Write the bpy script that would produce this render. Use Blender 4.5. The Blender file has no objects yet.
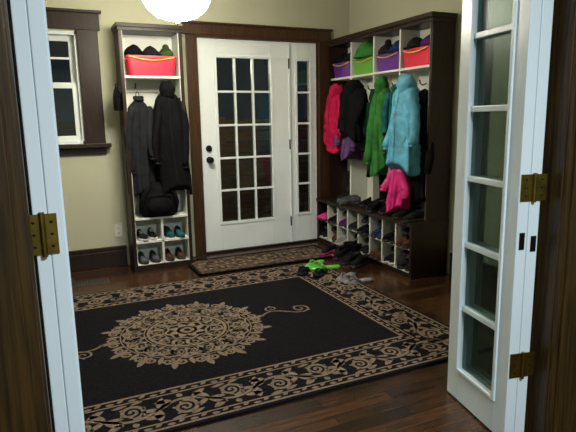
import bpy, math, random
from math import sin, cos, pi, radians
from mathutils import Matrix, Vector

# ------------------------------------------------------------------ materials
def mat(name, col, rough=0.6, metal=0.0, noise=0.0, scale=8.0, stretch=(1,1,1), col2=None, bump=0.0, spec=0.5, emit=None, estr=0, sheen=0):
    m = bpy.data.materials.new(name); m.use_nodes = True
    nt = m.node_tree; N = nt.nodes; L = nt.links
    b = N['Principled BSDF']
    b.inputs['Base Color'].default_value = (*col, 1)
    b.inputs['Roughness'].default_value = rough
    b.inputs['Metallic'].default_value = metal
    b.inputs['Specular IOR Level'].default_value = spec
    if sheen: b.inputs['Sheen Weight'].default_value = sheen
    if emit:
        b.inputs['Emission Color'].default_value = (*emit, 1); b.inputs['Emission Strength'].default_value = estr
    if noise or col2 or bump:
        tc = N.new('ShaderNodeTexCoord'); mp = N.new('ShaderNodeMapping'); mp.inputs['Scale'].default_value = stretch
        nz = N.new('ShaderNodeTexNoise'); nz.inputs['Scale'].default_value = scale; nz.inputs['Detail'].default_value = 5
        L.new(tc.outputs['Object'], mp.inputs[0]); L.new(mp.outputs[0], nz.inputs['Vector'])
        c2 = col2 if col2 else tuple(min(1, c*(1-noise)) for c in col)
        r = N.new('ShaderNodeValToRGB'); r.color_ramp.elements[0].position = .35; r.color_ramp.elements[1].position = .65
        r.color_ramp.elements[0].color = (*c2, 1); r.color_ramp.elements[1].color = (*col, 1)
        L.new(nz.outputs['Fac'], r.inputs[0]); L.new(r.outputs[0], b.inputs['Base Color'])
        if bump:
            bp = N.new('ShaderNodeBump'); bp.inputs['Strength'].default_value = bump; bp.inputs['Distance'].default_value = .01
            L.new(nz.outputs['Fac'], bp.inputs['Height']); L.new(bp.outputs[0], b.inputs['Normal'])
    return m

def glass_mat(name, tint=(0.8,0.85,0.85), k=1.0, base=0.0, rough=.03):
    m = bpy.data.materials.new(name); m.use_nodes = True
    nt = m.node_tree; N = nt.nodes; L = nt.links
    for n in list(N): N.remove(n)
    o = N.new('ShaderNodeOutputMaterial'); mx = N.new('ShaderNodeMixShader')
    t = N.new('ShaderNodeBsdfTransparent'); t.inputs[0].default_value = (*tint, 1)
    g = N.new('ShaderNodeBsdfGlossy'); g.inputs['Roughness'].default_value = rough
    fr = N.new('ShaderNodeFresnel'); fr.inputs[0].default_value = 1.5
    ad = N.new('ShaderNodeMath'); ad.operation = 'MULTIPLY_ADD'; ad.inputs[1].default_value = k; ad.inputs[2].default_value = base
    L.new(fr.outputs[0], ad.inputs[0]); L.new(ad.outputs[0], mx.inputs[0])
    L.new(t.outputs[0], mx.inputs[1]); L.new(g.outputs[0], mx.inputs[2]); L.new(mx.outputs[0], o.inputs[0])
    return m

def plank_mat():
    m = bpy.data.materials.new('hardwood_planks'); m.use_nodes = True
    nt = m.node_tree; N = nt.nodes; L = nt.links; b = N['Principled BSDF']
    tc = N.new('ShaderNodeTexCoord')
    br = N.new('ShaderNodeTexBrick'); br.inputs['Scale'].default_value = 1
    br.inputs['Brick Width'].default_value = .9; br.inputs['Row Height'].default_value = .075
    br.inputs['Mortar Size'].default_value = .0018; br.inputs['Mortar Smooth'].default_value = 0
    br.inputs['Color1'].default_value = (.090,.041,.017,1); br.inputs['Color2'].default_value = (.024,.012,.007,1)
    br.inputs['Mortar'].default_value = (.004,.002,.0015,1); br.offset = .37; br.inputs['Bias'].default_value = .1
    L.new(tc.outputs['Object'], br.inputs['Vector'])
    mp = N.new('ShaderNodeMapping'); mp.inputs['Scale'].default_value = (1.5,22,1)
    nz = N.new('ShaderNodeTexNoise'); nz.inputs['Scale'].default_value = 3; nz.inputs['Detail'].default_value = 6
    L.new(tc.outputs['Object'], mp.inputs[0]); L.new(mp.outputs[0], nz.inputs['Vector'])
    r = N.new('ShaderNodeValToRGB'); r.color_ramp.elements[0].position=.3; r.color_ramp.elements[1].position=.7
    r.color_ramp.elements[0].color=(.45,.45,.45,1); r.color_ramp.elements[1].color=(1.4,1.3,1.2,1)
    L.new(nz.outputs['Fac'], r.inputs[0])
    mx = N.new('ShaderNodeMix'); mx.data_type='RGBA'; mx.blend_type='MULTIPLY'; mx.inputs[0].default_value=1
    L.new(br.outputs['Color'], mx.inputs[6]); L.new(r.outputs[0], mx.inputs[7]); L.new(mx.outputs[2], b.inputs['Base Color'])
    b.inputs['Roughness'].default_value=.25
    bp = N.new('ShaderNodeBump'); bp.inputs['Strength'].default_value=.2; bp.inputs['Distance'].default_value=.003
    L.new(nz.outputs['Fac'], bp.inputs['Height']); L.new(bp.outputs[0], b.inputs['Normal'])
    return m

M = {}
M['wall'] = mat('cream_paint', (.51,.515,.375), .85, noise=.06, scale=2.0)
M['ceil'] = mat('ceiling_paint', (.70,.69,.62), .9, noise=.03, scale=3)
M['dark'] = mat('espresso_wood', (.026,.012,.007), .42, noise=.5, scale=5, stretch=(14,14,1.2), bump=.1, spec=.35)
M['trim'] = mat('stained_oak_trim', (.066,.028,.009), .38, noise=.6, scale=5, stretch=(16,16,1.1), bump=.12)
M['jamb'] = mat('stained_oak_jamb', (.062,.034,.008), .4, noise=.65, scale=4, stretch=(22,22,1.0), bump=.15)
M['lock_in'] = mat('cubby_white_paint', (.72,.75,.68), .55, noise=.05, scale=3)
M['white'] = mat('white_door_paint', (.82,.89,.90), .35, noise=.03, scale=3)
M['bluewhite'] = mat('white_french_door_paint', (.78,.91,.97), .3, noise=.03, scale=3)
M['glass'] = glass_mat('window_glass', (.75,.8,.78), .8, .015)
M['fglass'] = glass_mat('french_door_glass', (.64,.71,.68), .10, .0, .3)
M['brass'] = mat('antique_brass', (.36,.27,.06), .35, 1.0, noise=.4, scale=20)
M['black_metal'] = mat('black_iron', (.015,.014,.013), .4, .7, noise=.2, scale=20)
M['plank'] = plank_mat()
M['rugblk'] = mat('rug_black_pile', (.011,.0105,.012), .95, noise=.4, scale=60, bump=.4, spec=.05)
M['rugtan'] = mat('rug_tan_pile', (.25,.19,.14), .95, noise=.35, scale=70, bump=.4, spec=.05)
M['matb'] = mat('doormat_bristle', (.15,.11,.08), .95, col2=(.022,.016,.011), scale=22, bump=.6, spec=.05)
M['vent'] = mat('vent_metal', (.13,.12,.11), .45, .6, noise=.2, scale=12)
M['plastic'] = mat('outlet_plastic', (.75,.75,.70), .4, noise=.02)
def cloth(n, c, r=.85, spec=.12, **k): 
    M[n] = mat(n+'_fabric', c, r, noise=.45, scale=14, bump=.35, spec=spec, **k); return M[n]
cloth('magenta',(.62,.015,.09)); cloth('blackc',(.005,.005,.0065)); cloth('grayc',(.018,.020,.025))
cloth('greenc',(.045,.22,.045)); cloth('dkgreen',(.010,.050,.024)); cloth('aqua',(.13,.50,.72),.5,.4)
cloth('navy',(.02,.04,.14)); cloth('lilac',(.15,.08,.22)); cloth('hotpink',(.85,.03,.28),.5,.4)
cloth('teal',(.02,.16,.17)); cloth('purplec',(.10,.02,.16)); cloth('brownc',(.10,.05,.03)); cloth('lightgray',(.33,.33,.34))
cloth('charcoal',(.014,.016,.019)); cloth('olive',(.05,.09,.03)); cloth('midgray',(.10,.11,.12))
M['redp']=mat('red_bin_plastic',(.75,.012,.05),.4,noise=.1); M['purp']=mat('purple_bin_plastic',(.12,.02,.27),.4,noise=.1)
M['limep']=mat('green_bin_plastic',(.14,.42,.05),.4,noise=.1); M['yellow']=mat('yellow_trim_plastic',(.75,.5,.05),.4,noise=.1)
M['rubber']=mat('sole_rubber',(.03,.03,.03),.7,noise=.2); M['whiter']=mat('white_rubber',(.6,.6,.58),.6,noise=.1)
M['lime']=mat('lime_foam',(.18,.62,.08),.5,noise=.15)
M['shade']=mat('frosted_glass_shade',(1,.95,.85),.4,emit=(1,.92,.76),estr=63)

# ------------------------------------------------------------------ builder
class B:
    def __init__(s): s.v=[]; s.f=[]; s.m=[]; s.mats=[]
    def mi(s,m):
        if isinstance(m,str): m=M[m]
        if m not in s.mats: s.mats.append(m)
        return s.mats.index(m)
    def box(s,x0,x1,y0,y1,z0,z1,m,T=None):
        x0,x1=min(x0,x1),max(x0,x1); y0,y1=min(y0,y1),max(y0,y1); z0,z1=min(z0,z1),max(z0,z1)
        P=[(x0,y0,z0),(x1,y0,z0),(x1,y1,z0),(x0,y1,z0),(x0,y0,z1),(x1,y0,z1),(x1,y1,z1),(x0,y1,z1)]
        s.add(P,[(3,2,1,0),(4,5,6,7),(0,1,5,4),(1,2,6,5),(2,3,7,6),(3,0,4,7)],m,T)
    def add(s,P,F,m,T=None):
        o=len(s.v)
        for p in P:
            p=Vector(p)
            if T is not None: p=T@p
            s.v.append(tuple(p))
        k=s.mi(m)
        for f in F: s.f.append(tuple(i+o for i in f)); s.m.append(k)
    def loft(s,rings,m,T=None,cap0=True,cap1=True):
        n=len(rings[0]); P=[p for r in rings for p in r]; F=[]
        for i in range(len(rings)-1):
            for j in range(n):
                a=i*n+j; b=i*n+(j+1)%n; F.append((a,b,b+n,a+n))
        if cap0: F.append(tuple(reversed(range(n))))
        if cap1: F.append(tuple(range((len(rings)-1)*n,len(rings)*n)))
        s.add(P,F,m,T)
    def tube(s,pts,rad,m,n=10,T=None):
        pts=[Vector(p) for p in pts]; rings=[]
        if not hasattr(rad,'__len__'): rad=[rad]*len(pts)
        up=None
        for i,p in enumerate(pts):
            d=(pts[min(i+1,len(pts)-1)]-pts[max(i-1,0)]).normalized()
            if up is None: up=d.orthogonal().normalized()
            up=(up-d*up.dot(d)).normalized(); w=d.cross(up)
            r=rad[i]; rx,ry=(r if hasattr(r,'__len__') else (r,r))
            rings.append([p+up*cos(a)*rx+w*sin(a)*ry for a in [2*pi*k/n for k in range(n)]])
        s.loft(rings,m,T)
    def lathe(s,prof,m,n=32,T=None,cap=False):
        rings=[[(r*cos(2*pi*k/n),r*sin(2*pi*k/n),z) for k in range(n)] for r,z in prof]
        s.loft(rings,m,T,cap,cap)
    def ell(s,c,r,m,n=20,k=12,T=None,fn=None):
        rings=[]
        for i in range(1,k):
            th=pi*i/k; ring=[]
            for j in range(n):
                a=2*pi*j/n; d=Vector((sin(th)*cos(a),sin(th)*sin(a),-cos(th)))
                q=fn(d) if fn else 1
                ring.append((c[0]+r[0]*d.x*q,c[1]+r[1]*d.y*q,c[2]+r[2]*d.z*q))
            rings.append(ring)
        s.loft(rings,m,T)
    def obj(s,name,parent=None,smooth=False,bevel=0,sub=0,loc=None,rot=None):
        me=bpy.data.meshes.new(name); me.from_pydata(s.v,[],s.f)
        for m in s.mats: me.materials.append(m)
        me.polygons.foreach_set('material_index',s.m)
        if smooth: me.polygons.foreach_set('use_smooth',[True]*len(s.f))
        me.update(); me.validate()
        o=bpy.data.objects.new(name,me); bpy.context.scene.collection.objects.link(o)
        if bevel:
            bv=o.modifiers.new('bevel','BEVEL'); bv.width=bevel; bv.segments=2; bv.limit_method='ANGLE'
        if sub:
            ss=o.modifiers.new('sub','SUBSURF'); ss.levels=sub; ss.render_levels=sub
        if loc: o.location=loc
        if rot: o.rotation_euler=rot
        if parent: o.parent=parent
        return o
def empty(name,loc=(0,0,0),rot=(0,0,0)):
    o=bpy.data.objects.new(name,None); bpy.context.scene.collection.objects.link(o); o.location=loc; o.rotation_euler=rot; return o
def simple(name,boxes,bevel=0,parent=None):
    b=B()
    for q in boxes: b.box(*q)
    return b.obj(name,parent,bevel=bevel)

XR=1.63; XL=-2.75; CZ=2.6; YS=-3.48
# ------------------------------------------------------------------ shell
simple('floor',[(-4.2,3.2,-7.6,0.16,-.06,0,'plank')])
simple('ceiling',[(-4.2,3.2,-7.6,0.16,CZ,CZ+.06,'ceil')])
WX0,WX1,WZ0,WZ1=-1.82,-1.03,1.12,2.06
DX0,DX1,DZ=-.03,1.28,2.085
simple('wall_north',[(XL,WX0,0,.16,0,CZ,'wall'),(WX0,WX1,0,.16,0,WZ0,'wall'),(WX0,WX1,0,.16,WZ1,CZ,'wall'),
  (WX1,DX0,0,.16,0,CZ,'wall'),(DX0,DX1,0,.16,DZ,CZ,'wall'),(DX1,XR,0,.16,0,CZ,'wall')])
simple('wall_east',[(XR,XR+.14,-3.48,.16,0,CZ,'wall')])
simple('wall_west',[(XL-.14,XL,-3.48,.16,0,CZ,'wall')])
OX0,OX1,OZ=-1.468,.33,2.10
simple('wall_doorway',[(-4.2,OX0,-3.62,YS,0,CZ,'wall'),(OX1,3.2,-3.62,YS,0,CZ,'wall'),(OX0,OX1,-3.62,YS,OZ,CZ,'wall')])
simple('wall_south',[(-4.2,3.2,-7.7,-7.6,0,CZ,'wall')])
simple('wall_kitchen_west',[(-4.3,-4.2,-7.6,-3.48,0,CZ,'wall')])
simple('wall_kitchen_east',[(3.2,3.3,-7.6,-3.48,0,CZ,'wall')])
# doorway jambs + casing
b=B(); CW=.20
for s,x in ((-1,OX0),(1,OX1)):
    xi=x-s*.02
    b.box(xi,x,-3.64,YS+.02,0,OZ,'jamb')
    b.box(xi+s*.006,xi+s*CW,-3.655,-3.62,0,OZ+.13,'jamb')
    b.box(xi+s*.03,xi+s*(CW-.03),-3.664,-3.65,0,OZ+.10,'jamb')
    b.box(xi+s*.006,xi+s*.13,YS,YS+.025,0,OZ+.13,'jamb')
b.box(OX0,OX1,-3.64,YS+.02,OZ-.02,OZ,'jamb'); b.box(OX0,OX1,-3.655,-3.62,OZ,OZ+.13,'jamb'); b.box(OX0,OX1,YS,YS+.025,OZ,OZ+.13,'jamb')
b.obj('trim_doorway',bevel=.004)
# baseboards
def base(name,x0,x1,y0,y1):
    b=B(); b.box(x0,x1,y0,y1,0,.15,'dark')
    b.box(x0,x1,y0,y1,.15,.19,'dark')
    return b.obj(name,bevel=.006)
base('baseboard_north',XL,-.76,-.022,-.001)
base('baseboard_east',XR-.022,XR-.001,-3.45,-1.64)
base('baseboard_west',XL+.001,XL+.022,-3.45,-.03)
# front door casing
b=B()
b.box(-.115,DX0+.02,-.024,-.001,0,2.09,'trim'); b.box(DX1-.02,DX1+.10,-.024,-.001,0,2.09,'trim')
b.box(-.135,DX1+.12,-.03,-.001,2.08,2.18,'trim'); b.box(-.15,DX1+.135,-.045,-.001,2.175,2.195,'trim')
b.box(DX0+.001,DX0+.022,-.02,.15,0,2.08,'trim'); b.box(DX1-.022,DX1-.001,-.02,.15,0,2.08,'trim'); b.box(DX0,DX1,-.02,.15,2.06,2.083,'trim')
b.box(DX0,DX1,-.02,.15,0,.022,'black_metal')
b.obj('trim_front_door',bevel=.004)

# ------------------------------------------------------------------ doors
def lite_panel(b,w,h,th,gx0,gx1,gz0,gz1,nc,nr,mt,gl,mun=.018,frame=.016,T=None):
    b.box(0,gx0,0,th,0,h,mt,T); b.box(gx1,w,0,th,0,h,mt,T)
    b.box(gx0,gx1,0,th,0,gz0,mt,T); b.box(gx0,gx1,0,th,gz1,h,mt,T)
    f=frame
    for y0,y1 in ((-.008,.006),(th-.006,th+.008)):
        b.box(gx0-f,gx0+.004,y0,y1,gz0-f,gz1+f,mt,T); b.box(gx1-.004,gx1+f,y0,y1,gz0-f,gz1+f,mt,T)
        b.box(gx0+.004,gx1-.004,y0,y1,gz0-f,gz0+.004,mt,T); b.box(gx0+.004,gx1-.004,y0,y1,gz1-.004,gz1+f,mt,T)
    for i in range(1,nc):
        x=gx0+(gx1-gx0)*i/nc; b.box(x-mun/2,x+mun/2,.002,th-.002,gz0,gz1,mt,T)
    for i in range(1,nr):
        z=gz0+(gz1-gz0)*i/nr; b.box(gx0,gx1,.004,th-.004,z-mun/2,z+mun/2,mt,T)
    b.box(gx0,gx1,th/2-.003,th/2+.003,gz0,gz1,gl,T)
door=empty('front_door',(0,0,0))
b=B(); T=Matrix.Translation((0,.015,.022))
lite_panel(b,.925,2.035,.045,.175,.735,.28,1.87,3,5,'white','glass',.02,.022,T)
b.obj('door_slab',door,bevel=.003)
b=B(); T=Matrix.Translation((.945,.015,.022))
lite_panel(b,.30,2.035,.045,.075,.225,.30,1.86,1,5,'white','glass',.02,.02,T)
b.obj('sidelight',door,bevel=.003)
simple('mullion',[(.926,.944,.0,.06,.022,2.057,'white')],.003,door)
b=B()
R90=Matrix.Rotation(radians(90),4,'X')
b.lathe([(.0,.0),(.03,0),(.032,.006),(.012,.012),(.011,.035),(.027,.045),(.031,.058),(.024,.07),(.0,.073)],'black_metal',24,Matrix.Translation((.07,.014,.93))@R90)
b.lathe([(.0,.0),(.03,0),(.03,.012),(.022,.018),(.0,.018)],'black_metal',24,Matrix.Translation((.07,.014,1.04))@R90)
b.box(.066,.074,-.025,.0,1.025,1.055,'black_metal')
b.obj('door_knob',door,smooth=False)
b=B()
for z in (.25,1.05,1.85): b.tube([(.93,.005,z-.05),(.93,.005,z+.05)],.008,'black_metal')
b.obj('door_hinges',door)

# French bifold doors
def french(name,x,y,ang,side,th,gap,hw=.02):
    e=empty(name,(x,y,.008),(0,0,radians(90)-ang))
    w=.435
    for k in range(2):
        b=B(); T=Matrix.Translation((0,-k*(th+gap)-th,0))
        lite_panel(b,w,2.05,th,.085,w-.085,.155,1.915,1,6,'bluewhite','fglass',.024,.014,T)
        b.obj('leaf_%d'%(k+1),e,bevel=.003)
    b=B()
    for z in (.33,1.035,1.80):
        tot=2*th+gap
        if side>0: y0,y1=-tot-hw,-.004
        else: y0,y1=-tot+.014,.014
        b.box(-.005,.0,y0,y1,z-.05,z+.05,'brass')
        b.tube([(-.008,(y0+y1)/2,z-.055),(-.008,(y0+y1)/2,z+.055)],.007,'brass',12)
        for dz in (-.03,0,.03):
            for q in (.2,.8): b.ell((-.005,y0+(y1-y0)*q,z+dz),(.003,.004,.004),'black_metal',8,5)
    b.obj('hinges',e)
    if side>0:
        b=B(); b.box(-.003,0,-.034,-.012,.80,.865,'black_metal'); b.box(-.003,0,-.085,-.062,.79,.85,'black_metal'); b.obj('strike_plates',e)
    return e
french('french_door',.180,-3.565,radians(11),1,.046,.002)
french('french_door',-1.442,-3.565,radians(0),-1,.033,.001)

# ------------------------------------------------------------------ window
b=B()
b.box(WX0-.16,WX0+.01,-.026,-.001,WZ0-.01,WZ1+.02,'dark'); b.box(WX1-.01,WX1+.16,-.026,-.001,WZ0-.01,WZ1+.02,'dark')
b.box(WX0-.18,WX1+.18,-.03,-.001,WZ1+.01,WZ1+.15,'dark'); b.box(WX0-.20,WX1+.20,-.05,-.001,WZ1+.145,WZ1+.17,'dark')
b.box(WX0-.20,WX1+.20,-.07,-.001,WZ0-.03,WZ0+.005,'dark'); b.box(WX0-.16,WX1+.16,-.022,-.001,WZ0-.09,WZ0-.03,'dark')
b.obj('trim_window',bevel=.004)
w=empty('window_1')
b=B()
b.box(WX0,WX0+.03,.0,.12,WZ0,WZ1,'white'); b.box(WX1-.03,WX1,.0,.12,WZ0,WZ1,'white'); b.box(WX0,WX1,.0,.12,WZ1-.03,WZ1,'white'); b.box(WX0,WX1,.0,.12,WZ0,WZ0+.03,'white')
zm=1.62
for (z0,z1,y) in ((WZ0+.03,zm+.02,.03),(zm-.02,WZ1-.03,.07)):
    x0,x1=WX0+.03,WX1-.03; f=.045
    b.box(x0,x0+f,y,y+.035,z0,z1,'white'); b.box(x1-f,x1,y,y+.035,z0,z1,'white')
    b.box(x0+f,x1-f,y,y+.035,z0,z0+f,'white'); b.box(x0+f,x1-f,y,y+.035,z1-f,z1,'white')
    b.box(x0+f,x1-f,y+.015,y+.02,z0+f,z1-f,'glass')
    if y>.05: zz=(z0+z1)/2+.03; b.box(x0+f,x1-f,y+.004,y+.03,zz-.009,zz+.009,'white')
b.obj('sashes',w,bevel=.003)
# outlet
b=B(); b.box(-.855,-.785,-.007,-.001,.275,.39,'plastic')
for z in (.31,.355): b.lathe([(0,0),(.016,0),(.016,.003),(0,.003)],'plastic',16,Matrix.Translation((-.82,-.007,z))@R90); b.box(-.827,-.824,-.0115,-.008,z-.005,z+.007,'black_metal'); b.box(-.816,-.813,-.0115,-.008,z-.005,z+.007,'black_metal')
b.obj('wall_outlet',bevel=.002)
# floor vent
b=B(); b.box(-1.32,-.98,-.50,-.38,0,.006,'vent')
for i in range(14): b.box(-1.30+i*.0225,-1.29+i*.0225,-.49,-.39,.006,.01,'black_metal')
b.obj('floor_vent',bevel=.001)

# ------------------------------------------------------------------ lockers
b=B()
x0,x1,yf=-.74,-.215,-.29; t=.028
b.box(x0,x0+t,yf,-.03,0,2.07,'dark'); b.box(x1-t,x1,yf,-.03,0,2.07,'dark')
b.box(x0+t,x1-t,-.045,-.03,.04,2.05,'lock_in')
b.box(x0-.02,x1+.02,yf-.03,-.03,2.07,2.10,'dark'); b.box(x0-.008,x1+.008,yf-.014,-.03,2.045,2.07,'dark')
for xx in (x0+t,x1-t-.006): b.box(xx,xx+.006,yf+.012,-.045,.06,2.045,'lock_in')
for z in (1.685,.475): b.box(x0+t,x1-t,yf+.004,-.045,z-.02,z,'lock_in')
b.box(x0+t,x1-t,yf+.004,-.045,.245,.265,'lock_in'); b.box(x0+t,x1-t,yf+.004,-.045,.035,.055,'lock_in')
b.box(-.488,-.468,yf+.004,-.045,.055,.455,'lock_in')
b.box(x0+t,x1-t,yf,yf+.02,0,.05,'dark')
for xx in (-.60,-.36):
    b.tube([(xx,-.05,1.60),(xx,-.09,1.59),(xx,-.11,1.61),(xx,-.115,1.635)],.006,'black_metal',8)
b.tube([(x0,-.22,1.60),(x0-.02,-.22,1.595),(x0-.03,-.22,1.61)],.005,'black_metal',8)
b.box(x0+t+.006,x1-t-.006,-.058,-.045,1.56,1.64,'lock_in')
b.obj('narrow_hall_locker',bevel=.003)

b=B(); XF,XB,YE=1.385,1.235,-1.61
b.box(XF,XR-.025,YE,YE+.03,.47,2.05,'dark'); b.box(XB,XR-.025,YE,YE+.03,0,.44,'dark')
b.box(XF,XR-.025,-.03,-.01,.47,2.05,'dark') ; b.box(XB,XR-.025,-.035,-.01,0,.44,'dark')
b.box(XR-.04,XR-.025,YE+.03,-.035,.04,2.05,'lock_in')
b.box(XF-.03,XR-.025,YE-.02,-.008,2.05,2.085,'dark'); b.box(XF-.015,XR-.025,YE-.01,-.008,2.02,2.05,'dark')
b.box(XB-.015,XR-.025,YE-.006,-.008,.44,.47,'dark')
b.box(XB+.01,XB+.03,YE+.03,-.035,0,.05,'dark')
ys=[-.035+(YE+.03+.035)*i/4 for i in range(5)]
for y in ys[1:4]: b.box(XF+.006,XR-.04,y-.01,y+.01,.47,2.02,'lock_in')
b.box(XF+.004,XR-.04,YE+.03,YE+.037,.47,2.02,'lock_in')
b.box(XF+.004,XR-.04,YE+.037,-.035,1.685,1.705,'lock_in')
ys8=[-.035+(YE+.03+.035)*i/8 for i in range(9)]
for y in ys8[1:8]: b.box(XB+.004,XR-.04,y-.008,y+.008,.05,.44,'lock_in')
b.box(XB+.006,XR-.04,YE+.03,-.035,.235,.251,'lock_in'); b.box(XB+.006,XR-.04,YE+.03,-.035,.045,.06,'lock_in')
b.box(XR-.052,XR-.04,YE+.037,-.035,1.53,1.61,'lock_in')
for i in range(4):
    for dy in (.12,.28):
        y=ys[i]-dy; b.tube([(XR-.052,y,1.58),(XR-.09,y,1.565),(XR-.115,y,1.58),(XR-.12,y,1.61)],.006,'black_metal',8)
b.obj('mudroom_hall_locker',bevel=.003)

# ------------------------------------------------------------------ bins, hats
def bin_(name,loc,rot,w,d,h,m,trim='yellow'):
    b=B()
    def ring(W,D,z,r=.02):
        out=[]
        for cx,cy,a0 in ((1,1,0),(-1,1,90),(-1,-1,180),(1,-1,270)):
            for k in range(4):
                a=radians(a0+k*30); out.append((cx*(W/2-r)+r*cos(a),cy*(D/2-r)+r*sin(a),z))
        return out
    b.loft([ring(w*.88,d*.88,0),ring(w*.97,d*.97,h*.85),ring(w,d,h*.9),ring(w,d,h),ring(w*.95,d*.93,h),ring(w*.84,d*.84,.01)],m)
    b.tube([(-w*.45,-d/2-.002,h*.93),(-w*.2,-d/2-.012,h*.80),(0,-d/2-.014,h*.76),(w*.2,-d/2-.012,h*.80),(w*.45,-d/2-.002,h*.93)],.006,trim,8)
    return b.obj(name,loc=loc,rot=rot,smooth=False,bevel=.002)
def hat(name,loc,rot,r,m,brim=.0,seed=0,pom=False):
    rr=random.Random(seed); ph=[rr.uniform(0,6) for _ in range(4)]
    b=B(); rings=[]
    for i in range(12):
        th=pi/2*i/11; rings.append([(cos(a)*r*cos(th)*(1+.06*sin(5*a+ph[0])),sin(a)*r*cos(th)*(1+.06*sin(4*a+ph[1])),.02+r*.95*sin(th)*(1+.12*sin(2*a+ph[2]))) for a in [2*pi*k/24 for k in range(24)]])
    rings=[[(p[0]*1.0,p[1]*1.0,0) for p in rings[0]]]+rings
    b.loft(rings,m)
    n=24
    b.loft([[(cos(2*pi*k/n)*r*1.06,sin(2*pi*k/n)*r*1.06,0) for k in range(n)],[(cos(2*pi*k/n)*r*1.09,sin(2*pi*k/n)*r*1.09,.03) for k in range(n)],[(cos(2*pi*k/n)*r*1.0,sin(2*pi*k/n)*r*1.0,.045) for k in range(n)]],m)
    if brim:
        P=[];F=[]
        for k in range(13):
            a=-pi/2-1+2*k/12; P+= [(cos(a)*r,sin(a)*r,.02),(cos(a)*r,sin(a)*r-brim*cos((k-6)/6*1.4),.008),(cos(a)*r,sin(a)*r-brim*cos((k-6)/6*1.4),.0),(cos(a)*r,sin(a)*r,.008)]
        for k in range(12):
            for q in range(4): F.append((4*k+q,4*k+(q+1)%4,4*k+4+(q+1)%4,4*k+4+q))
        b.add(P,F,m)
    if pom: b.ell((0,0,r+.02),(.03,.03,.03),m,12,8)
    return b.obj(name,loc=loc,rot=rot,smooth=True)
RZ=(0,0,radians(-90))
bin_('storage_bin',(-.478,-.19,1.686),(0,0,0),.42,.19,.165,'redp')
hat('knit_hat',(-.61,-.18,1.853),(0,0,.3),.072,'blackc',seed=1)
hat('baseball_cap',(-.465,-.18,1.853),(0,0,.2),.066,'charcoal',.04,seed=2)
hat('knit_hat',(-.335,-.18,1.853),(0,0,0),.058,'olive',seed=3,pom=True)
cols=[(ys[i]+ys[i+1])/2 for i in range(4)]
for y,m in zip(cols,('purp','limep','purp','redp')): bin_('storage_bin',(1.49,y,1.706),RZ,.345,.19,.145,m)
hat('knit_hat',(1.47,cols[0]+.07,1.852),RZ,.08,'blackc',seed=4)
hat('baseball_cap',(1.47,cols[0]-.095,1.852),RZ,.07,'charcoal',.04,seed=14)
hat('bucket_hat',(1.47,cols[1]-.02,1.852),RZ,.135,'greenc',.03,seed=5)
hat('knit_hat',(1.47,cols[2]+.085,1.852),RZ,.082,'charcoal',seed=6,pom=True)
hat('baseball_cap',(1.47,cols[2]-.085,1.852),RZ,.078,'navy',.05,seed=7)
hat('baseball_cap',(1.47,cols[3]+.08,1.852),RZ,.072,'charcoal',.05,seed=17)
hat('knit_hat',(1.47,cols[3]-.09,1.852),RZ,.07,'purplec',seed=18)

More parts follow.
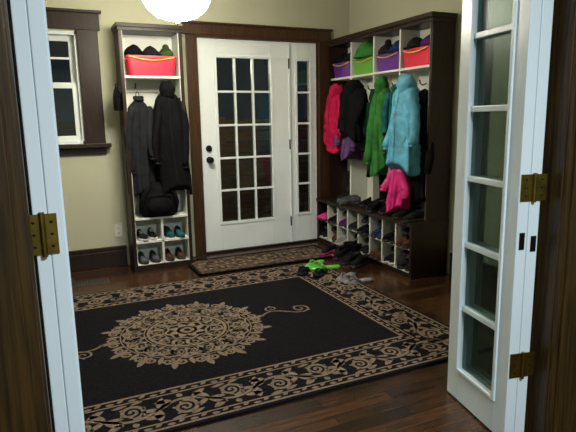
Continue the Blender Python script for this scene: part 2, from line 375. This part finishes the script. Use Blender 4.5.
# ------------------------------------------------------------------ coats
def ip(t,pts):
    for (a,x),(c,y) in zip(pts,pts[1:]):
        if t<=c:
            u=(t-a)/(c-a); u=u*u*(3-2*u); return x+(y-x)*u
    return pts[-1][1]
def coat(name,loc,rot,L,W,D,m,seed,hood=True,sleeve=.62,puffy=False,zipm='blackc',lean=0,slv=.8,sr=.88):
    rr=random.Random(seed); ph=[rr.uniform(0,6) for _ in range(6)]
    b=B(); rings=[]; R_,C_=34,44
    wp=[(0,.10),(.03,.30),(.12,.70),(.25,.84),(.6,.92),(1,1)]; dp=[(0,.3),(.05,.55),(.15,.8),(.5,.95),(1,1.05)]
    def surf(t,a):
        hw=W/2*ip(t,wp); hd=D/2*ip(t,dp)
        f=1+.115*min(1,t*2)*(sin(5*a+ph[0]+1.5*t)+.7*sin(8*a+ph[1]-2*t)+.4*sin(13*a+ph[2]))
        if puffy: f+=.08*abs(sin(t*L/.06*pi))-.03
        f+=.035*sin(14*t+3*cos(a)+ph[3])
        c,s=cos(a),sin(a); e=.75
        return (hw*math.copysign(abs(c)**e,c)*f+.03*sin(3*t+ph[4])*t+lean*t, hd*math.copysign(abs(s)**e,s)*f, -t*L+.05*sin(2*a+ph[5])*t)
    for i in range(R_):
        t=i/(R_-1); rings.append([surf(t,-2*pi*j/C_) for j in range(C_)])
    b.loft(rings,m)
    for s in (-1,1):
        n=16; pts=[];rad=[]
        sx=W/2*.66
        sl=sleeve*(1+.12*sin(ph[2]*s))
        for k in range(n):
            u=k/(n-1)
            x=s*(sx+.06*slv*sin(u*1.6)+.02*sin(u*4+ph[0]+s))+lean*u*sl; y=-D*.12-.05*u-.03*sin(u*2.5+ph[1]*s); z=-L*.11-u*L*sl
            pts.append((x,y,z)); r=sr*(.052 if puffy else .044)*(1-.22*u)*(1+.07*sin(u*19+ph[2])+(.10*abs(sin(u*n*.7)) if puffy else 0))
            if k==0: r*=.6
            rad.append((r*1.05,r*.85))
        b.tube(pts,rad,m,14)
        b.tube([pts[-1],(pts[-1][0],pts[-1][1],pts[-1][2]-.02)],[.034*sr,.032*sr],zipm,14)
    if hood:
        b.ell((0,-.02,-.04),(W*.24,D*.42,.085),m,20,12,fn=lambda d:1+.09*sin(6*d.x+ph[1])+.06*sin(9*d.z+ph[3]))
    else:
        b.tube([(W*.14*cos(a),-.01+D*.25*sin(a),-.012-.02*(sin(a)<0)) for a in [2*pi*k/16 for k in range(17)]],.016,m,10)
    pts=[]
    for k in range(18):
        t=.12+.86*k/17; p=surf(t,-pi/2); pts.append((p[0],p[1]-.002,p[2]))
    b.tube(pts,.004,zipm,6)
    b.tube([(-.015,.02,-.0),(-.01,.03,.03),(0,.035,.04),(.01,.03,.03),(.015,.02,0)],.003,zipm,6)
    for s in (-1,1):
        q=[surf(.62+.02*k,-pi/2+s*.75-.05*s*k) for k in range(5)]
        b.tube([(p[0],p[1]-.002,p[2]) for p in q],.004,zipm,6)
    return b.obj(name,loc=loc,rot=rot,smooth=True)
coat('wool_coat',(-.60,-.20,1.52),(0,0,0),.80,.22,.16,'grayc',1,False,lean=-.015,zipm='charcoal',slv=.4)
coat('winter_coat',(-.355,-.23,1.605),(0,0,0),.92,.29,.19,'blackc',2,True,zipm='charcoal',slv=.5)
xh=1.45
coat('magenta_jacket',(xh-.10,-.25,1.60),RZ,.60,.28,.17,'magenta',3,zipm='magenta',lean=-.06)
coat('purple_sweater',(xh-.08,-.47,1.30),RZ,.36,.26,.14,'lilac',4,False,zipm='lilac')
coat('black_jacket',(xh-.13,-.63,1.61),RZ,.48,.34,.20,'blackc',5,lean=-.06)
coat('dark_green_coat',(xh-.04,-.84,1.52),RZ,.72,.18,.13,'dkgreen',6)
coat('green_fleece_jacket',(xh-.09,-1.01,1.61),RZ,.78,.22,.17,'greenc',7,True,.72,zipm='greenc',slv=.5)
coat('navy_jacket',(xh-.07,-1.18,1.58),RZ,.60,.15,.14,'teal',8,False,slv=.4)
coat('magenta_snow_pants',(xh-.14,-1.34,.93),RZ,.40,.24,.13,'hotpink',9,False,.5,lean=-.05,zipm='hotpink')
coat('light_blue_puffer_jacket',(xh-.13,-1.41,1.60),RZ,.72,.31,.19,'aqua',10,True,.62,True,'aqua',lean=-.06,slv=.7)
coat('black_winter_coat',(xh-.02,-1.51,1.48),RZ,.88,.16,.15,'blackc',11,slv=.5)

# ------------------------------------------------------------------ shoes
def shoe_geo(b,T,L,m,sole='rubber',high=0,w=1.0):
    n=18; st=20
    def prof(u):
        hw=ip(u,[(0,.024),(.08,.030),(.3,.030),(.45,.029),(.72,.043),(.9,.036),(1,.012)])*w*L/.27
        h=ip(u,[(0,.065),(.1,.075),(.3,.072),(.45,.068),(.62,.052),(.85,.036),(1,.022)])*L/.27
        off=ip(u,[(0,0),(.5,-.003),(.8,.004),(1,.012)])
        return hw,h,off
    rs=[];ru=[]
    for i in range(st):
        u=i/(st-1); hw,h,off=prof(u); y=-u*L
        rs.append([(off+x*(hw+.004),y,z) for x,z in ((-1,0),(-.5,0),(.5,0),(1,0),(1.02,.012),(1,.022),(.5,.022),(-.5,.022),(-1,.022),(-1.02,.012))])
        ru.append([(off+hw*math.copysign(abs(cos(a))**.7,cos(a)),y,.018+ (h)*max(0,sin(a))**.8 if sin(a)>0 else .018) for a in [2*pi*k/n for k in range(n)]])
    b.loft(rs,sole,T); b.loft(ru,m,T)
    b.ell((0,-L*.2,.082*L/.27),(.022*L/.27,L*.15,.012),'rubber',14,6,T)  # solid dark ellipse stands in for the shaded hollow of the foot opening
    for k in range(4):
        y=-L*(.42+.06*k); z=prof(.42+.06*k)[1]+.02
        b.tube([(-.018,y,z-.006),(0,y,z+.002),(.018,y,z-.006)],.003,'whiter' if sole=='whiter' else 'charcoal',6,T)
    if high:
        rings=[]
        for k in range(9):
            u=k/8; z=.05+high*u; rr=.036+.012*u
            rings.append([(rr*cos(a)*(1+.04*sin(3*a+u*6)),-L*.2+rr*1.25*sin(a),z) for a in [2*pi*j/18 for j in range(18)]])
        q=.8
        rings.append([(p[0]*q,-L*.2+(p[1]+L*.2)*q,p[2]) for p in rings[-1]]); rings.append([(p[0],p[1],p[2]-.04) for p in rings[-1]])
        b.loft(rings,m,T)
def pair(name,x,y,z,rot,m,sole='rubber',L=.25,high=0,sp=.1,fan=.08,jit=0,seed=0):
    b=B(); rj=random.Random(seed)
    for s in (-1,1):
        T=Matrix.Translation((x,y,z))@Matrix.Rotation(rot,4,'Z')@Matrix.Translation((s*sp/2,L/2+rj.uniform(-jit,jit)*.3,0))@Matrix.Rotation(s*fan+rj.uniform(-jit,jit),4,'Z')
        shoe_geo(b,T,L,m,sole,high)
    return b.obj(name,smooth=True)
pair('sneakers',-.60,-.165,.266,0,'charcoal','whiter',.22,sp=.105,fan=0,jit=.08,seed=1); pair('shoes',-.355,-.165,.266,0,'teal','rubber',.22,sp=.105,fan=0,jit=.08,seed=2)
pair('sneakers',-.60,-.165,.056,0,'midgray','rubber',.22,sp=.105,fan=0,jit=.08,seed=3); pair('shoes',-.355,-.165,.056,0,'brownc','rubber',.22,sp=.105,fan=0,jit=.08,seed=4)
pal=['charcoal','hotpink','brownc','blackc','lightgray','purplec','blackc','grayc','charcoal','blackc','brownc','navy','charcoal','blackc','grayc','brownc']
rs_=random.Random(9)
for i in range(8):
    for r in range(2):
        k=i*2+r; z=.0605 if r==0 else .2515
        y=(ys8[i]+ys8[i+1])/2
        pair(['sneakers','shoes','slippers'][k%3],XB+rs_.uniform(.08,.14),y,z,radians(-90),pal[k],'whiter' if k%4==0 else 'rubber',.26,sp=.084,fan=0,jit=.05,seed=k)
        if k%3!=1:   # a second pair thrown on top
            pair('shoes',XB+rs_.uniform(.12,.17),y,z+.096,radians(-90),pal[(k+7)%16],'rubber',.21,sp=.078,fan=0,jit=.08,seed=k+40)
pair('rubber_boots',1.46,-.28,.4705,radians(-90),'grayc',L=.23,high=.24,sp=.1,fan=0)
pair('winter_boots',1.44,-.76,.4705,radians(-90),'blackc',L=.25,high=.28,sp=.11,fan=0)
pair('dress_shoes',1.34,-1.04,.4705,radians(-70),'blackc',L=.26)
pair('sneakers',1.33,-1.47,.4705,radians(-95),'charcoal','rubber',L=.26,sp=.115)
pair('running_shoes',1.32,-.50,.4705,radians(-110),'midgray','rubber',L=.22,sp=.1)
pair('sneakers',1.08,-.62,.0160,radians(-62),'grayc','hotpink' ,L=.22); pair('running_shoes',1.10,-.98,.0005,radians(-75),'charcoal','rubber',L=.25)
pair('ankle_boots',1.12,-.80,.0005,radians(-82),'blackc','rubber',L=.24,high=.09,sp=.105,fan=0)
def sandals(name,x,y,z,rots,L,m,strap):
    b=B()
    for s,r in zip((-1,1),rots):
        T=Matrix.Translation((x+s*.075*cos(r),y+s*.075*sin(r),z))@Matrix.Rotation(r,4,'Z')@Matrix.Translation((0,L/2,0))
        st=18; rs=[]
        for i in range(st):
            u=i/(st-1); hw=ip(u,[(0,.018),(.1,.030),(.4,.030),(.75,.044),(.92,.034),(1,.012)]); yy=-u*L
            rs.append([(-hw,yy,0),(hw,yy,0),(hw*1.04,yy,.012),(hw,yy,.022),(-hw,yy,.022),(-hw*1.04,yy,.012)])
        b.loft(rs,m,T)
        for sx in (-1,1): b.tube([(0,-L*.84,.02),(sx*.012,-L*.76,.04),(sx*.032,-L*.6,.042),(sx*.036,-L*.48,.018)],[(.006,.004),(.011,.004),(.012,.004),(.008,.004)],strap,8,T)
        b.tube([(-.036,-L*.62,.02),(-.02,-L*.62,.05),(.0,-L*.62,.056),(.02,-L*.62,.05),(.036,-L*.62,.02)],[(.012,.004)]*5,strap,8,T)
    return b.obj(name,smooth=True)
sandals('clogs',.77,-.96,.0135,(radians(-60),radians(-100)),.27,'lime','lime')
sandals('flip_flops',.83,-1.40,.0015,(radians(-60),radians(-95)),.26,'lightgray','lightgray')
sandals('slide_sandals',.60,-1.10,.0135,(radians(-40),radians(-50)),.22,'charcoal','charcoal')

def bag(name,loc,rot,w,d,h,m):
    b=B(); rr=[]
    for i in range(16):
        u=i/15; q=ip(u,[(0,.85),(.1,1),(.6,.98),(.85,.75),(1,.35)])
        ring=[]
        for j in range(32):
            a=2*pi*j/32; c,s=cos(a),sin(a); e=.6
            f=1+.04*sin(4*a+u*7)+.03*sin(9*a-5*u)
            ring.append((w/2*q*math.copysign(abs(c)**e,c)*f,d/2*q*math.copysign(abs(s)**e,s)*f,h*u))
        rr.append(ring)
    b.loft(rr,m)
    b.ell((0,-d*.48,h*.32),(w*.36,d*.22,h*.26),m,20,12)
    b.tube([(-w*.12,0,h*.95),(-w*.1,0,h*1.1),(0,0,h*1.15),(w*.1,0,h*1.1),(w*.12,0,h*.95)],.01 if w>.2 else .005,m,8)
    for s in (-1,1): b.tube([(s*w*.2,-d*.3,h*.93),(s*w*.42,-d*.5,h*.7),(s*w*.5,-d*.45,h*.4),(s*w*.45,-d*.3,h*.08)],[(.018,.006) if w>.2 else (.006,.004)]*4,m,8)
    b.tube([(-w*.35,-d*.50,h*.62),(0,-d*.56,h*.68),(w*.35,-d*.50,h*.62)],.003,'charcoal',6)
    return b.obj(name,loc=loc,rot=rot,smooth=True)
bag('backpack',(-.49,-.225,.4755),(0,0,0),.32,.18,.30,'blackc')
bag('handbag',(1.33,-1.24,.4705),RZ,.22,.12,.15,'blackc')
bag('pouch_bag',(-.775,-.22,1.40),(0,0,0),.065,.05,.19,'blackc')

# ------------------------------------------------------------------ rug
rug_x0,rug_x1,rug_y0,rug_y1=-2.16,.82,-2.88,-.77
RTOP=.012
b=B(); b.box(rug_x0,rug_x1,rug_y0,rug_y1,.0005,RTOP,'rugblk')
Z0=RTOP+.0006
def ribbon(pts,ws,fn=lambda u,v:(u,v)):
    P=[];F=[]; n=len(pts)
    for i in range(n):
        a=pts[max(i-1,0)]; c=pts[min(i+1,n-1)]; dx,dy=c[0]-a[0],c[1]-a[1]; l=math.hypot(dx,dy) or 1
        w=(ws(i/(n-1)) if callable(ws) else ws)/2
        for s in (1,-1):
            q=fn(pts[i][0]-dy/l*w*s,pts[i][1]+dx/l*w*s); P.append((q[0],q[1],Z0))
    for i in range(n-1): F.append((2*i,2*i+1,2*i+3,2*i+2))
    b.add(P,F,'rugtan')
def leaf(x,y,ang,L,W,fn=lambda u,v:(u,v)):
    pts=[(x+cos(ang+.25*sin(u*2))*L*u,y+sin(ang+.25*sin(u*2))*L*u) for u in [k/8 for k in range(9)]]
    ribbon(pts,lambda t:W*sin(pi*min(1,t*.93+.05))**.8,fn)
def spiral(x,y,r0,r1,a0,turns,w,fn=lambda u,v:(u,v),leaves=4):
    n=int(28*abs(turns))+4; pts=[]
    for k in range(n):
        u=k/(n-1); r=r0+(r1-r0)*u; a=a0+2*pi*turns*u; pts.append((x+r*cos(a),y+r*sin(a)))
    ribbon(pts,lambda t:w*(1.15-.6*t),fn)
    sg=1 if turns>0 else -1
    for k in range(leaves):
        u=.06+.62*k/max(1,leaves); r=r0+(r1-r0)*u; a=a0+2*pi*turns*u
        leaf(x+r*cos(a),y+r*sin(a),a+sg*.9,r0*.42,r0*.26,fn)
    leaf(x+r1*cos(a0+2*pi*turns),y+r1*sin(a0+2*pi*turns),a0,r0*.3,r0*.32,fn)
def rectframe(d,w):
    x0,x1,y0,y1=rug_x0+d,rug_x1-d,rug_y0+d,rug_y1-d
    z=Z0
    for q in ((x0,x1,y0,y0+w),(x0,x1,y1-w,y1),(x0,x0+w,y0+w,y1-w),(x1-w,x1,y0+w,y1-w)):
        b.add([(q[0],q[2],z),(q[1],q[2],z),(q[1],q[3],z),(q[0],q[3],z)],[(0,1,2,3)],'rugtan')
rectframe(.02,.014); rectframe(.068,.010); rectframe(.305,.010); rectframe(.352,.014)
def dots(d):
    x0,x1,y0,y1=rug_x0+d,rug_x1-d,rug_y0+d,rug_y1-d
    n=int((x1-x0)/.05)
    for i in range(n+1):
        x=x0+(x1-x0)*i/n
        for y in (y0,y1): leaf(x-.018,y-.004,.35 if i%2 else -.35,.038,.020)
    n=int((y1-y0)/.05)
    for i in range(1,n):
        y=y0+(y1-y0)*i/n
        for x in (x0,x1): leaf(x,y-.018,pi/2+(.35 if i%2 else -.35),.038,.020)
dots(.054); dots(.335)
def band(L,fn):
    n=max(2,round(L/.245)); p=L/n
    ribbon([(L*k/(n*16),.050*sin(pi*k/16)) for k in range(n*16+1)],.018,fn)
    for i in range(n):
        s=1 if i%2==0 else -1
        cx=p*(i+.5)
        spiral(cx,-s*.028,.062,.012,s*pi/2,-s*1.6,.020,fn,6)
        leaf(p*i,0,s*1.0,.10,.045,fn); leaf(p*i,0,-s*1.9,.10,.045,fn)
        leaf(p*i,0,s*.35,.08,.03,fn); leaf(p*i,0,pi-s*.35,.08,.03,fn)
        leaf(cx+.05,s*.055,s*.30,.085,.036,fn); leaf(cx-.05,s*.055,pi-s*.30,.08,.036,fn)
        leaf(cx,s*.07,s*pi/2,.035,.03,fn)
        leaf(cx+.01,-s*.098,0.1,.07,.022,fn); leaf(cx-.01,-s*.098,pi-.1,.07,.022,fn)
dm=.19
xa,xb,ya,yb=rug_x0+dm,rug_x1-dm,rug_y0+dm,rug_y1-dm
band(xb-xa,lambda u,v:(xa+u,ya+v)); band(xb-xa,lambda u,v:(xa+u,yb-v))
band(yb-ya,lambda u,v:(xa+v,ya+u)); band(yb-ya,lambda u,v:(xb-v,ya+u))
mx,my=-.67,-1.825
fnm=lambda u,v:(mx+u,my+v)
def ring(r,w,wob=0,n=0):
    ribbon([((r+wob*cos(n*a))*cos(a),(r+wob*cos(n*a))*sin(a)) for a in [2*pi*k/200 for k in range(201)]],w,fnm)
ring(.055,.02); ring(.125,.014,.010,8); ring(.148,.006); ring(.238,.018); ring(.262,.007); ring(.380,.014,.008,24); ring(.402,.007)
for k in range(8):
    a=2*pi*k/8; leaf(.02*cos(a),.02*sin(a),a,.095,.055,fnm)
for k in range(14):
    a=2*pi*k/14; leaf(.145*cos(a),.145*sin(a),a,.095,.045,fnm); 
    a2=a+pi/14; spiral(.197*cos(a2),.197*sin(a2),.030,.008,a2+pi,1.3,.014,fnm,3)
for k in range(12):
    a=2*pi*k/12
    for s in (-1,1):
        aa=a+s*.13; spiral(.320*cos(aa),.320*sin(aa),.045,.010,aa+pi+s*.8,s*1.5,.019,fnm,6)
    leaf(.25*cos(a),.25*sin(a),a,.13,.05,fnm)
    aa=a+pi/12; leaf(.27*cos(aa),.27*sin(aa),aa,.07,.04,fnm); leaf(.38*cos(aa),.38*sin(aa),aa+pi,.05,.04,fnm)
for k in range(16):
    a=2*pi*k/16
    for s in (-1,1):
        aa=a+s*.085; spiral(.447*cos(aa),.447*sin(aa),.034,.008,aa+pi+s*.3,s*1.4,.016,fnm,5)
    leaf(.45*cos(a),.45*sin(a),a-.12,.085,.036,fnm)
    aa=a+pi/16; leaf(.40*cos(aa),.40*sin(aa),aa-.1,.085,.030,fnm)
for s in (-1,1):
    f2=lambda u,v,s=s:(mx+s*u,my+s*v)
    ribbon([(.50+.30*k/20,.05*sin(k/20*pi*1.5)) for k in range(21)],lambda t:.014,f2)
    spiral(.80,.02,.065,.012,-pi/2,1.4,.014,f2,2); spiral(.62,.10,.05,.01,-pi/2,-1.3,.012,f2,2); leaf(.72,-.02,-.6,.09,.03,f2)
b.obj('area_rug')
# door mat
b=B(); x0,x1,y0,y1=-.27,1.10,-.70,-.20
b.box(x0,x1,y0,y1,.0005,.012,'matb'); 
for q in ((x0,x1,y0,y0+.03),(x0,x1,y1-.03,y1),(x0,x0+.03,y0,y1),(x1-.03,x1,y0,y1)): b.box(*q,.0,.015,'rugblk')
for i in range(8):
    cx=x0+.12+i*.161
    for k in range(6):
        a=2*pi*k/6; b.box(cx+.05*cos(a)-.012,cx+.05*cos(a)+.012,(y0+y1)/2+.11*sin(a)-.02,(y0+y1)/2+.11*sin(a)+.02,.012,.0135,'rugtan')
b.obj('doormat')

# ------------------------------------------------------------------ pendant lamp
lx,ly,lz=-.48,-1.23,1.975
lamp=empty('ceiling_pendant_lamp',(lx,ly,0))
b=B(); pr=[(0.001,0),(.07,.006),(.14,.03),(.195,.075),(.225,.13),(.235,.17)]
b.lathe([(r,lz+z) for r,z in pr]+[(.228,lz+.172),(.12,lz+.20),(.03,lz+.21)],'shade',40); b.obj('glass_bowl',lamp,smooth=True)
b=B(); b.lathe([(.236,lz+.165),(.246,lz+.17),(.246,lz+.185),(.236,lz+.19)],'black_metal',40)
b.tube([(0,0,lz+.20),(0,0,CZ-.02)],.010,'black_metal',12); b.lathe([(.0,CZ-.05),(.04,CZ-.045),(.07,CZ-.02),(.075,CZ)],'black_metal',24)
b.lathe([(.0,lz-.03),(.012,lz-.02),(.006,lz-.006),(.02,lz+.002)],'brass',16)
b.obj('metal_fittings',lamp)

# ------------------------------------------------------------------ outside
M['deck']=mat('deck_boards',(.17,.10,.05),.7,noise=.5,scale=4,stretch=(1,12,12))
b=B()
for i in range(9): b.box(-3,3.5,1.7,1.73,-.03+i*.15,.105+i*.15,'deck')
for x in (-2.5,-.9,.7,2.3): b.box(x,x+.09,1.65,1.699,-.03,1.35,'deck')
b.obj('porch_fence')
simple('porch_deck',[(-3,3.5,.17,1.9,-.10,-.04,'deck')])
# ------------------------------------------------------------------ lights
def area(name,loc,rot,size,power,col):
    l=bpy.data.lights.new(name,'AREA'); l.size=size; l.energy=power; l.color=col
    o=bpy.data.objects.new(name,l); bpy.context.scene.collection.objects.link(o); o.location=loc; o.rotation_euler=rot; return o
area('kitchen_ceiling_light',(-.5,-5.6,2.55),(0,0,0),.4,95,(.88,.95,1.0))
def point(name,loc,power,col,r=.06):
    l=bpy.data.lights.new(name,'POINT'); l.energy=power; l.color=col; l.shadow_soft_size=r
    o=bpy.data.objects.new(name,l); bpy.context.scene.collection.objects.link(o); o.location=loc; return o
point('fence_fill_light',(.3,.9,1.9),18,(1,.85,.65))  # added fill with no visible fixture, so the fence shows through the panes
wd=bpy.data.worlds.new('night'); bpy.context.scene.world=wd; wd.use_nodes=True
wd.node_tree.nodes['Background'].inputs[0].default_value=(.02,.028,.04,1); wd.node_tree.nodes['Background'].inputs[1].default_value=.6

# ------------------------------------------------------------------ camera
yaw,pit,ro=.4343,.1814,-.0172
F=Vector((sin(yaw)*cos(pit),cos(yaw)*cos(pit),-sin(pit))); R=Vector((cos(yaw),-sin(yaw),0)); U=R.cross(F)
R2=cos(ro)*R+sin(ro)*U; U2=-sin(ro)*R+cos(ro)*U
cd=bpy.data.cameras.new('camera'); co=bpy.data.objects.new('camera',cd); bpy.context.scene.collection.objects.link(co)
mt=Matrix((R2,U2,-F)).transposed().to_4x4(); mt.translation=Vector((-1.4141,-4.9685,1.3104)); co.matrix_world=mt
cd.sensor_width=36; cd.lens=531.44/576*36; cd.clip_start=.05
bpy.context.scene.camera=co
bpy.context.scene.view_settings.view_transform='Standard'
